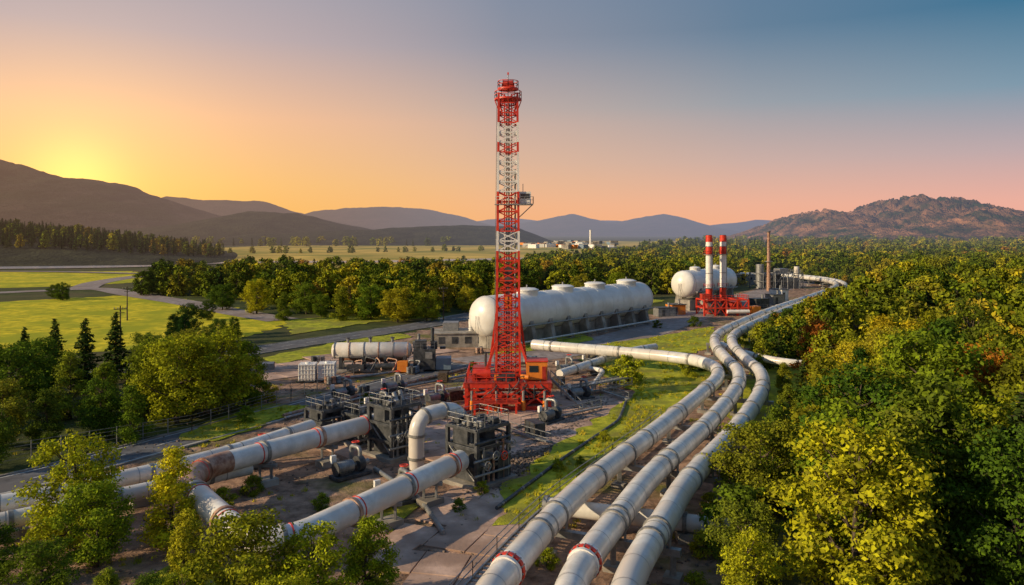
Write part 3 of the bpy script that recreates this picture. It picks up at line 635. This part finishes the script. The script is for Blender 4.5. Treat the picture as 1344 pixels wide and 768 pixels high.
mb.box((0,.8,.2),(15,5.5,.4),'conc')
for x in(-4.5,-1,2.5): mb.cyl((x,0,4.3),(x,0,5.2),.22,'steel',n=10); mb.cyl((x,0,5.1),(x,0,5.25),.38,'dark',n=10)
mb.box((7.6,0,1.9),(3.4,3.4,3.2),'dark'); mb.box((7.,-.4,4.1),(1.8,1.6,1.4),'dark'); mb.cyl((8.8,.5,3.4),(8.8,.5,6.6),.3,'dark'); mb.cyl((6.6,.9,3.4),(6.6,.9,5.6),.22,'steel')
mb.box((10.6,0,1.1),(2.4,2.6,1.8),'bluet'); mb.box((4.3,-2.3,1.),(1.6,1.4,1.6),'orange'); mb.box((-3,-2.1,.8),(2.6,1.,1.),'dark'); mb.cyl((0,-2.1,1),(3,-2.1,1),.45,'dark')
for i in range(7): mb.tube(fillet([(-5+i*1.7,-1.2,.4),(-5+i*1.7,-1.2,U(1.5,2.6)),(-5+i*1.7+U(.5,2),-1.9,U(1,2)),(-4+i*1.7,-2.6,.4)],.4,4),.12,random.choice(['steel','dark','rust']),8)
for i in range(16): mb.box((U(5.5,10.5),U(-2.2,2),U(.8,4)),(U(.3,1.2),U(.3,1.2),U(.3,1.4)),random.choice(['dark','steel','dark','steel']))
mb.rail([(-7.5,-2,.4),(-7.5,3.5,.4),(9,3.5,.4)],'steel',1.1,1.6,.06); mb.rail([(6,-1.7,3.5),(9.2,-1.7,3.5),(9.2,1.6,3.5)],'steel',1.,1.,.05)
mb.obj('compressor_skid',(-21.5,121,.1),.06,bevel=.02)
for x,y in((-30.0,112),(-27.3,112.6)):
    mb=MB(); mb.box((0,0,1.45),(2.3,2.3,2.3),'white'); mb.box((0,0,.15),(2.4,2.4,.22),'dark'); mb.cyl((0,0,2.6),(0,0,2.8),.35,'white')
    for i in range(6):
        for s_ in(-1,1): mb.box((-1.1+i*.44,s_*1.17,1.45),(.08,.05,2.4),'mwhite'); mb.box((s_*1.17,-1.1+i*.44,1.45),(.05,.08,2.4),'mwhite')
    for z in(.6,1.2,1.8,2.5):
        for s_ in(-1,1): mb.box((0,s_*1.21,z),(2.42,.05,.08),'mwhite'); mb.box((s_*1.21,0,z),(.05,2.42,.08),'mwhite')
    mb.obj('water_tank',(x,y,.15),.12,bevel=.05)
lpipe('pipeline',[(7.0,112,1.2),(19.5,128,2.0),(25,133,2.0)],.62,3,ring=4)
lpipe('pipeline',[(11,104,1.),(14,116,1.),(9,119.5,1.)],.35,2,ring=4)
for (pts,r,k) in [([P(-300,90,.35),P(-150,108,.35),P(-60,121,.35)],.22,'rust'),([P(-298,89,.3),P(-148,106.5,.3),P(-40,118,.3)],.16,'steel'),([P(-260,86,.3),P(-100,104,.3),P(-50,108,.3)],.2,'pipe'),
    ([P(-120,66,.3),P(-60,76,.3),P(0,84,.3),P(60,92,.3)],.18,'rust'),([P(-20,60,.3),P(60,72,.3),P(140,88,.3),P(150,98,.3)],.16,'dark'),([P(-180,70,.3),P(-120,62,.3),P(-90,55,.3)],.2,'steel'),([P(-250,112,.3),P(-180,116,.3),P(-90,126,.3)],.2,'steel')]:
    pipeline('service_pipe',fillet(pts,1.5,6),r,4.,1.,k=k,n=10)
for x0,y0,x1,y1 in [(7,100,17,108),(-3,86,4,78),(1,85,11,94),(-14,99,-6,104),(12,104,15,98)]:
    mb=MB(); mb.rail([(x0,y0,.1),(x1,y1,.1)],'steel',1.3,1.5,.07); mb.beam((x0,y0,.5),(x1,y1,.5),.4,'steel',.15); mb.obj('railing')
walkway('steel_walkway',[Vector((7,101.5,0)),Vector((11,104.5,0)),Vector((16,109,0))],1.4,1.3)
mb=MB()
for j in range(3):
    for i in range(6-j): mb.cyl((-7+.4*i+.2*j,106-.3*i,.3+.33*j),(0+.4*i+.2*j,113-.3*i,.3+.33*j),.19,'rust',n=8)
mb.obj('drill_pipe_stack')
for i,(b,d) in enumerate([(-150,95),(-190,104),(-90,112),(-240,110),(60,108),(40,90),(-170,80),(-60,86),(-120,130),(-40,138),(-320,122),(20,128),(110,118),(-20,74),(-75,100),(20,100),(-210,130),(-260,128),(-100,92),(-130,118),(30,82),(-45,79)]):
    c=P(b,d); 
    if i%2:
        mb=MB()
        for j in range(5):
            x,y=(j%3)*.75,(j//3)*.75; mb.cyl((x,y,.15),(x,y,1.1),.33,random.choice(['bluet','rust','steel','dark']),n=12); mb.cyl((x,y,.6),(x,y,.66),.35,'dark',n=12)
        mb.box((.7,.35,.08),(2.6,1.8,.12),'bark'); mb.obj('oil_drum_pallet',c,U(0,3))
    else:
        mb=MB(); w,dd,h=U(1.6,3),U(1.2,2),U(.9,1.6); mb.box((0,0,h/2+.15),(w,dd,h),random.choice(['dark','steel','bark']))
        for s_ in(-1,1):
            for x in(-.45,0,.45): mb.box((x*w,s_*dd/2,h/2+.15),(.12,.06,h+.04),'bark')
            mb.box((0,s_*dd*.4,.08),(w,.15,.14),'bark')
        mb.obj('equipment_crate',c,U(0,3),bevel=.02)
mb=MB(); fp=[P(-672,72),P(-420,84),P(-290,99),P(-240,107)]
for a,b in zip(fp,fp[1:]):
    L=(b-a).length;n=int(L/2.5)
    for i in range(n+1): p=a.lerp(b,i/n); mb.beam(p,p+Vector((0,0,1.9)),.08,'steel')
    for h in(.3,.7,1.1,1.5,1.85): mb.beam(a+Vector((0,0,h)),b+Vector((0,0,h)),.03,'steel')
mb.obj('wire_fence')
mb=MB(); fp=[P(-230,112),P(-100,150),P(-70,168)]
mb.rail([p+Vector((0,0,.05)) for p in fp],'steel',1.,2.5,.07); mb.obj('guard_rail')
# ------------------------------------------------------------------ far plant
for (x,y) in ((53.0,205),(57.6,208)):
    mb=MB(); 
    segs=[(0,4,'redd'),(4,7,'red'),(7,11,'mwhite'),(11,13.5,'mwhite'),(13.5,16,'mwhite'),(16,18.2,'red'),(18.2,19.4,'mwhite'),(19.4,21.2,'red')]
    for a,b,k in segs: mb.cyl((0,0,a),(0,0,b),.86 if a>2 else 1.,k,n=18)
    for z in(4,11,18.2): mb.cyl((0,0,z-.08),(0,0,z+.08),.98,'steel',n=18)
    for z in(7,16): 
        mb.cyl((0,0,z),(0,0,z+.1),1.5,'steel',n=14); mb.rail([(math.cos(i*math.pi/5)*1.45,math.sin(i*math.pi/5)*1.45,z+.1) for i in range(11)],'red',1.,1.,.06)
    mb.cyl((0,0,21.2),(0,0,21.3),.7,'dark',n=18); mb.beam((1,0,0),(1,0,20.5),.12,'steel'); mb.beam((1,.4,0),(1,.4,20.5),.06,'steel'); mb.obj('striped_chimney',(x,y,0))
def frame(mb,W,D,H,k,lev=2,nx=3):
    for i in range(nx+1):
        for s_ in(-1,1): mb.beam((-W/2+W*i/nx,s_*D/2,0),(-W/2+W*i/nx,s_*D/2,H),.35,k)
    for l in range(1,lev+1):
        z=H*l/lev
        for s_ in(-1,1): mb.beam((-W/2,s_*D/2,z),(W/2,s_*D/2,z),.3,k)
        for i in range(nx+1): mb.beam((-W/2+W*i/nx,-D/2,z-.02),(-W/2+W*i/nx,D/2,z-.02),.28,k)
    for i in range(nx):
        for s_ in(-1,1): mb.beam((-W/2+W*i/nx,s_*D/2,0),(-W/2+W*(i+1)/nx,s_*D/2,H),.18,k); mb.beam((-W/2+W*(i+1)/nx,s_*D/2,0),(-W/2+W*i/nx,s_*D/2,H),.18,k)
mb=MB(); frame(mb,12,6,4.2,'red',2,4); mb.box((-2,0,2.),(3,3,2.6),'dark'); mb.box((3.5,0,2.6),(2.6,3,1.8),'redd'); mb.box((-4.8,0,5.),(2,2,1.3),'redd'); mb.rail([(-6,-3,4.3),(6,-3,4.3),(6,3,4.3)],'red',1.1,1.5,.08)
mb.cyl((0,-3.4,1.2),(6,-3.4,1.2),.5,'mwhite'); mb.box((8.5,-1,1.2),(2.4,2.4,2.4),'orange'); mb.obj('red_burner_unit',(56,203,0),.1)
mb=MB(); frame(mb,18,9,6,'steel',2,4); mb.box((-3,0,2.8),(6,6,5.4),'dark'); mb.box((5,0,2.2),(6,6,4),'steel'); mb.box((3,1,6.8),(4,4,1.8),'steel'); mb.cyl((-7.5,0,0),(-7.5,0,9.5),1.5,'steel'); mb.cyl((8,-2,0),(8,-2,8.5),1.,'pipe'); mb.rail([(-9,-4.5,6),(9,-4.5,6),(9,4.5,6)],'steel',1.2,1.5,.1)
for i in range(6): mb.cyl((-7+i*2.8,-5.2,0),(-7+i*2.8,-5.2,U(3,7)),.25,'steel')
mb.obj('process_unit',(104,300,0),.3)
mb=MB(); mb.cyl((0,0,0),(0,0,22),.8,'rust',.5,14); mb.cyl((0,0,22),(0,0,22.4),.75,'dark'); mb.cyl((0,0,11),(0,0,11.15),1.5,'steel'); mb.obj('flare_stack',(96,285,0))
mb=MB(); mb.box((0,0,2.2),(22,9,4.4),'steel'); mb.box((0,0,4.6),(22.8,9.8,.4),'mwhite')
for i in range(7): mb.box((-9+i*3,-4.55,2.6),(1.4,.1,1.2),'glass')
mb.obj('industrial_shed',(96,322,0),.1)
for (x,y,w,d,h,k) in [(80,232,4,4,3,'steel'),(84,240,3,5,4,'mwhite'),(72,222,5,3,2.6,'dark'),(44,205,4,4,2.6,'orange'),(40,200,5,3,2.2,'steel'),(63,216,3,3,3,'steel')]:
    mb=MB(); mb.box((0,0,h/2),(w,d,h),k); mb.box((0,0,h+.1),(w+.3,d+.3,.2),'dark'); mb.cyl((w*.25,0,h),(w*.25,0,h+1.3),.3,'steel'); mb.box((-w*.2,-d/2-.04,h*.45),(.9,.08,h*.7),'dark'); mb.rail([(-w/2,-d/2-1,0),(w/2,-d/2-1,0)],'steel',1.1,1.3,.06); mb.obj('equipment_cabin',(x,y,0),U(0,.6),bevel=.03)
mb=MB()
for i in range(80):
    b=U(10,135); d=U(1000,1600); p=P(b,d); w=U(5,16);h=U(3,6); mb.box((p.x,p.y,h/2),(w,U(8,16),h),random.choice(['mwhite','conc','steel','bluet','orange','conc']),U(0,1)); 
mb.cyl(P(103,1200,0),P(103,1200,26),1.6,'mwhite'); mb.obj('distant_town')
for p in (P(-514,140),P(-505,190),P(-90,190)):
    mb=MB(); mb.cyl((0,0,0),(0,0,8.5),.16,'bark',.1,8); mb.beam((-1.1,0,7.9),(1.1,0,7.9),.14,'bark'); mb.beam((-.7,0,7.2),(.7,0,7.2),.12,'bark')
    for x in(-1,-.4,.4,1): mb.cyl((x,0,7.95),(x,0,8.25),.07,'conc',n=8)
    mb.obj('utility_pole',p,.4)
# ------------------------------------------------------------------ plant the trees
def pipeX(y): 
    return float(np.interp(y,[q.y for q in Cp[:170] ],[q.x for q in Cp[:170]]))
near=[];midp=[]
y=43.
while y<345:
    sp=6.2 if y<104 else 7.0
    x=pipeX(y)+3.+U(0,sp*.6)
    while x<y*.86+5:
        xx=x+U(-2,2);yy=y+U(-2.2,2.2); dd=xx-pipeX(yy)
        if dd>2.8:
            h=min(3.4+.42*dd,U(7.5,14)) if yy>70 else min(4.0+.60*dd,U(8.5,14.2))
            if yy<58 and dd<12: h=min(h,2.6+.45*dd)
            (near if yy<104 else midp).append((xx,yy,h))
        x+=sp*U(.75,1.25)
    y+=sp*.94
for x,y,h in near:
    r=random.random()
    if h<4.6: tree('shrub',random.choice(SH),(x,y),h,1.1,base=3.)
    elif r<.08: tree('conifer_tree',random.choice(CH),(x,y),h*1.1,1.3)
    else:
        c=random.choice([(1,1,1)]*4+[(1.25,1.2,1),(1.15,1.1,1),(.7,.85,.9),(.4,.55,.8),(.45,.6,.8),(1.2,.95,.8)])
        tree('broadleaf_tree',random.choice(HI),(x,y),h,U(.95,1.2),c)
def recol(me):
    m2=me.copy(); m2.materials[1]=M['leaf_rust']; return m2
R1=recol(HI[1]); R0=recol(HI[0])
tree('rust_coloured_tree',R1,(45.2,112),9.2,1.25,(.8,.9,1)); tree('rust_coloured_tree',R0,(43.5,70),11.6,1.,(1.0,1.35,1))
mass('forest',MID+[CM[0]],[(x,y,0,h/10) for x,y,h in midp])
def inpoly(x,y,poly):
    c=False; n=len(poly)
    for i in range(n):
        x1,y1=poly[i];x2,y2=poly[i-1]
        if (y1>y)!=(y2>y) and x<(x2-x1)*(y-y1)/(y2-y1)+x1: c=not c
    return c
def fill(bd,sp,h0,h1,hill=None):
    poly=[(b*d/1000,d) for b,d in bd]; xs=[p[0] for p in poly]; ys=[p[1] for p in poly]; out=[]
    y=min(ys)
    while y<max(ys):
        s=sp*(1+max(0,(y-300))/700.); x=min(xs)+U(0,s)
        while x<max(xs):
            xx=x+U(-.35,.35)*s;yy=y+U(-.35,.35)*s
            if abs(xx)<yy*1.0 and inpoly(xx,yy,poly): out.append((xx,yy,(hill(xx,yy) if hill else 0)-.2,U(h0,h1)/10*(1+max(0,yy-500)/2500)))
            x+=s
        y+=s
    return out
belt=fill([(-490,262),(-420,262),(-372,250),(-290,215),(-200,196),(-110,196),(-62,220),(40,262),(130,262),(200,268),(270,290),(330,345),(440,370),(600,345),(900,345),(900,700),(300,760),(120,600),(30,430),(0,350),(-120,318),(-250,322),(-350,330),(-470,300)],6.8,7,12.5)
mass('forest',MID+[LOW[0],CM[0]],[p for p in belt if p[1]<330]); mass('forest',LOW+[CM[0]],[p for p in belt if p[1]>=330])
mass('forest',LOW+[CM[0]],fill([(140,740),(300,740),(1000,690),(1000,1500),(500,1600),(260,1500)],14,9,14))
mass('forest',LOW+[CM[0]],fill([(-480,1150),(-150,1150),(-60,1300),(0,1700),(-300,1700),(-480,1300)],18,9,13))
mass('forest',[CM[0],CM[0],CM[0],LOW[1]],fill([(-1050,560),(-672,560),(-480,575),(-395,620),(-372,680),(-400,760),(-1050,800)],6.6,8,12,lhill))
mass('forest',LOW,fill([(-350,470),(-250,470),(-120,520),(0,560),(0,575),(-120,540),(-250,490),(-350,490)],11,4,6)+fill([(-400,760),(-200,800),(0,900),(0,930),(-200,840),(-400,800)],14,5,8))
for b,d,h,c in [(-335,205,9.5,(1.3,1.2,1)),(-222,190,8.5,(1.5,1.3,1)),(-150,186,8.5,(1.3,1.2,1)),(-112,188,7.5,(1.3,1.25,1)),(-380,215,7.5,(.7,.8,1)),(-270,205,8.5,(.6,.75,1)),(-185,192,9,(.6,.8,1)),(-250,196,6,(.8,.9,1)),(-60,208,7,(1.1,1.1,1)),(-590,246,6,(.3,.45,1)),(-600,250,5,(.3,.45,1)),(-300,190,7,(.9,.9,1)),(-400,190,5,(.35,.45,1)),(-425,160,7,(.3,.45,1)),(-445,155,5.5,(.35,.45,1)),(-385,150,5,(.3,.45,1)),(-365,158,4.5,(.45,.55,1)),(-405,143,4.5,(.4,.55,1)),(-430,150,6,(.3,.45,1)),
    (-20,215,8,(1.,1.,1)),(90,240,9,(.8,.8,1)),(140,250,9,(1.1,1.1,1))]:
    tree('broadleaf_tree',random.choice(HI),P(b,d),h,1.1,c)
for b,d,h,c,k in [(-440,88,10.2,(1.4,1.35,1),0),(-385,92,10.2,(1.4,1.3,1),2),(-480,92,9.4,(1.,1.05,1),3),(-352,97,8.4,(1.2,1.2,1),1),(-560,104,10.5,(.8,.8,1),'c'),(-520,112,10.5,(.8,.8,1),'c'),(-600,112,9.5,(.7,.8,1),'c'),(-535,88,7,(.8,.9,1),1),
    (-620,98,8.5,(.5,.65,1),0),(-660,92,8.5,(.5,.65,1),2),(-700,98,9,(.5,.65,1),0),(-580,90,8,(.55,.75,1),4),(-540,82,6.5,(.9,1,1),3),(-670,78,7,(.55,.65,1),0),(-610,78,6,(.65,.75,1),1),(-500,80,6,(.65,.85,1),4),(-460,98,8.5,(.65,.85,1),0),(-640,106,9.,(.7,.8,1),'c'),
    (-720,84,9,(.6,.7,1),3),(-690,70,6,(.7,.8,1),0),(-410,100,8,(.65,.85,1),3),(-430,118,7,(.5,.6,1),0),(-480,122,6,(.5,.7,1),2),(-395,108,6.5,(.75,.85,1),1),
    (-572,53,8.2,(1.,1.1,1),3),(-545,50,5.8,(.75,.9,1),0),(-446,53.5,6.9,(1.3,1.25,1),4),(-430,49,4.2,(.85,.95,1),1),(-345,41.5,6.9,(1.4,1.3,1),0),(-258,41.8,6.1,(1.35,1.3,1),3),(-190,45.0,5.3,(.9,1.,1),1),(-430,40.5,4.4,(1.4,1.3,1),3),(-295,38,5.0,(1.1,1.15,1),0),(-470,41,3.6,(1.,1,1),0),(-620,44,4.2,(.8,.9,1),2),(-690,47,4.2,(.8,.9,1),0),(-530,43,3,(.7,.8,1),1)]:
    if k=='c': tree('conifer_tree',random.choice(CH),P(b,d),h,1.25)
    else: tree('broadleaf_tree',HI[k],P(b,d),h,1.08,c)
for b,d,h,c in [(153,110,4.4,(1.1,1.1,1)),(232,116,3.,(.9,.9,1)),(246,120,2.6,(.8,.8,1)),(-340,64,1.6,(.8,.8,1)),(-380,60,2,(.8,.8,1)),(280,112,3,(.8,.8,1)),(60,70,1.1,(1,1,1)),(120,80,1.2,(1,1,1)),(-250,60,1.5,(1,1,1)),(90,72,.9,(1,1,1)),(-190,97,1.6,(.8,.8,1)),(-50,120,1.6,(.9,.9,1)),(190,175,2,(.8,.8,1)),(240,178,2.4,(.8,.8,1)),(-70,60,1.,(1,1,1)),(-40,64,1.1,(1,1,1)),(45,50,1.2,(1,1,1)),(-320,98,2.5,(.9,.9,1)),(-350,88,2.,(.8,.9,1)),(290,136,2.6,(1,1,1)),(300,148,2.8,(1,1,1)),(260,60,1.6,(1,1,1)),(250,52,1.5,(1,1,1)),(240,46,1.4,(1,1,1)),(-170,60,1.3,(1,1,1)),(-150,63,1.,(1,1,1))]:
    tree('shrub',random.choice(SH),P(b,d),h,1.2,c,3.)
def tuft():
    V=[];F=[]
    for i in range(40):
        a=U(0,6.28); r=U(0,.5); x,y=math.cos(a)*r,math.sin(a)*r; h=U(.18,.5); l=U(-.15,.15);l2=U(-.15,.15); t=U(0,6.28); w=.035
        o=len(V); V+=[(x-math.cos(t)*w,y-math.sin(t)*w,0),(x+math.cos(t)*w,y+math.sin(t)*w,0),(x+l+.008,y+l2,h),(x+l-.008,y+l2,h)]; F.append((o,o+1,o+2,o+3))
    return quadmesh('grass_tuft',np.array(V),np.array(F),np.zeros(len(F)),['blade'])
tf=tuft(); gp=[]
for bd,sp,z in [(G1,.9,.18),
    ([(110,148),(190,160),(262,178),(275,150),(240,138),(160,140)],1.4,.1),([(-440,80),(-400,88),(-330,98),(-270,96),(-300,90),(-380,80)],1.,.1),([(-560,44),(-420,52),(-330,48),(-300,40),(-600,40)],1.,.05),
    ([(200,42),(330,75),(420,60),(330,42)],1.1,.0)]:
    for x,y,_,s in fill(bd,sp,8,14):
        if noise.noise(Vector((x*.25,y*.25,1)))>-.05: gp.append((x,y,z,s*U(.3,.7)))
for i in range(1500):
    b=U(-700,300);d=U(45,125); p=P(b,d)
    if noise.noise(Vector((p.x*.15,p.y*.15,4)))>.22: gp.append((p.x,p.y,.02,U(.4,.9)))
mass('grass',[tf],gp)
def stone():
    vs=[];fs=[]
    for j in range(1,4):
        for i in range(6): a=i*math.pi/3; e=math.pi*j/4; k=U(.75,1.2); vs.append((math.sin(e)*math.cos(a)*k*.5,math.sin(e)*math.sin(a)*k*.5,math.cos(e)*k*.32))
    vs+= [(0,0,.36),(0,0,-.3)]
    for j in range(2):
        for i in range(6): fs.append((j*6+i,(j+1)*6+i,(j+1)*6+(i+1)%6,j*6+(i+1)%6))
    for i in range(6): fs.append((18,i,(i+1)%6)); fs.append((19,12+(i+1)%6,12+i))
    me=bpy.data.meshes.new('stone'); me.from_pydata(vs,[],fs); me.materials.append(M['rock']); return me
st=[stone() for _ in range(3)]; sp_=[]
for i in range(6000):
    b=U(-650,330);d=U(42,130);p=P(b,d)
    if noise.noise(Vector((p.x*.12,p.y*.12,8)))+U(-.2,.2)>.18: sp_.append((p.x,p.y,.06,U(.1,.34)*U(.6,1.3)))
for i in range(1800):
    t_=random.random(); p=P(-45,64).lerp(P(118,100),t_)+Vector((U(-1.5,1.5),U(-1.5,1.5),0)); sp_.append((p.x,p.y,.1,U(.12,.45)))
mass('gravel',st,sp_)
# ------------------------------------------------------------------ sky, sun
w=bpy.data.worlds.new("World"); scene.world=w; w.use_nodes=True; nt=w.node_tree; nt.nodes.clear()
AZ=math.radians(-110); EL=math.radians(20)
tc=N(nt,'ShaderNodeTexCoord'); nv=N(nt,'ShaderNodeVectorMath',operation='NORMALIZE'); nt.links.new(tc.outputs['Generated'],nv.inputs[0])
sp=N(nt,'ShaderNodeSeparateXYZ'); nt.links.new(nv.outputs[0],sp.inputs[0])
x,yv,z=sp.outputs
hl=math_(nt,'SQRT',math_(nt,'ADD',math_(nt,'MULTIPLY',x,x),math_(nt,'MULTIPLY',yv,yv)))
ca=math_(nt,'DIVIDE',math_(nt,'ADD',math_(nt,'MULTIPLY',x,-.5),math_(nt,'MULTIPLY',yv,.866)),math_(nt,'MAXIMUM',hl,.001))
af=ramp(nt,math_(nt,'ADD',math_(nt,'MULTIPLY',ca,.5),.5),[(0,(.25,.25,.25)),(.45,(.0,.0,.0)),(.72,(.0,.0,.0)),(.84,(.18,.18,.18)),(.934,(.46,.46,.46)),(1.,(1,1,1))])
zz=math_(nt,'MAXIMUM',z,0.)
Lr=ramp(nt,zz,[(0,s2l(255,188,84)),(.06,s2l(255,196,112)),(.14,s2l(252,194,146)),(.235,s2l(198,176,174)),(.42,s2l(125,150,175)),(1,s2l(105,130,165))])
Rr=ramp(nt,zz,[(0,s2l(244,172,146)),(.035,s2l(234,172,156)),(.09,s2l(190,166,168)),(.16,s2l(124,150,168)),(.25,s2l(56,112,144)),(.42,s2l(70,110,148)),(1,s2l(105,132,168))])
c=mixc(nt,af,Rr,Lr)
S=Vector((-.572,1,.066)).normalized(); dp=N(nt,'ShaderNodeVectorMath',operation='DOT_PRODUCT'); nt.links.new(nv.outputs[0],dp.inputs[0]); dp.inputs[1].default_value=S
dm=math_(nt,'MAXIMUM',dp.outputs['Value'],0.)
g1=math_(nt,'MULTIPLY',math_(nt,'POWER',dm,90.),.26); g2=math_(nt,'MULTIPLY',math_(nt,'POWER',dm,900.),.45)
gl=math_(nt,'ADD',g1,g2); gc=N(nt,'ShaderNodeVectorMath',operation='SCALE'); gc.inputs[0].default_value=(1,.66,.12); nt.links.new(gl,gc.inputs['Scale'])
c=mixc(nt,1.,c,gc.outputs[0],'ADD')
b1=N(nt,'ShaderNodeBackground'); nt.links.new(c,b1.inputs[0]); b1.inputs[1].default_value=1.08
sk=N(nt,'ShaderNodeTexSky',sky_type='NISHITA'); sk.sun_disc=False; sk.sun_elevation=EL; sk.sun_rotation=AZ
b2=N(nt,'ShaderNodeBackground'); nt.links.new(sk.outputs[0],b2.inputs[0]); b2.inputs[1].default_value=.05
ad=N(nt,'ShaderNodeMixShader'); ad.inputs[0].default_value=.1; nt.links.new(b1.outputs[0],ad.inputs[1]); nt.links.new(b2.outputs[0],ad.inputs[2])
wo=N(nt,'ShaderNodeOutputWorld'); nt.links.new(ad.outputs[0],wo.inputs[0])
L=bpy.data.lights.new('sun','SUN'); L.energy=5.; L.angle=math.radians(.5); L.color=(1,.78,.48)
lo=bpy.data.objects.new('sun',L); COL.objects.link(lo)
sd=Vector((math.sin(AZ)*math.cos(EL),math.cos(AZ)*math.cos(EL),math.sin(EL))); lo.rotation_euler=sd.to_track_quat('Z','Y').to_euler(); lo.location=sd*100
cam=bpy.data.cameras.new('camera'); co=bpy.data.objects.new('camera',cam); COL.objects.link(co); scene.camera=co
co.location=(0,0,22); co.rotation_euler=(math.pi/2,0,0); cam.sensor_width=36; cam.lens=26.79; cam.shift_y=-.0588; cam.clip_end=20000; cam.clip_start=.5
scene.view_settings.view_transform='Standard'; scene.view_settings.look='None'; scene.view_settings.exposure=0
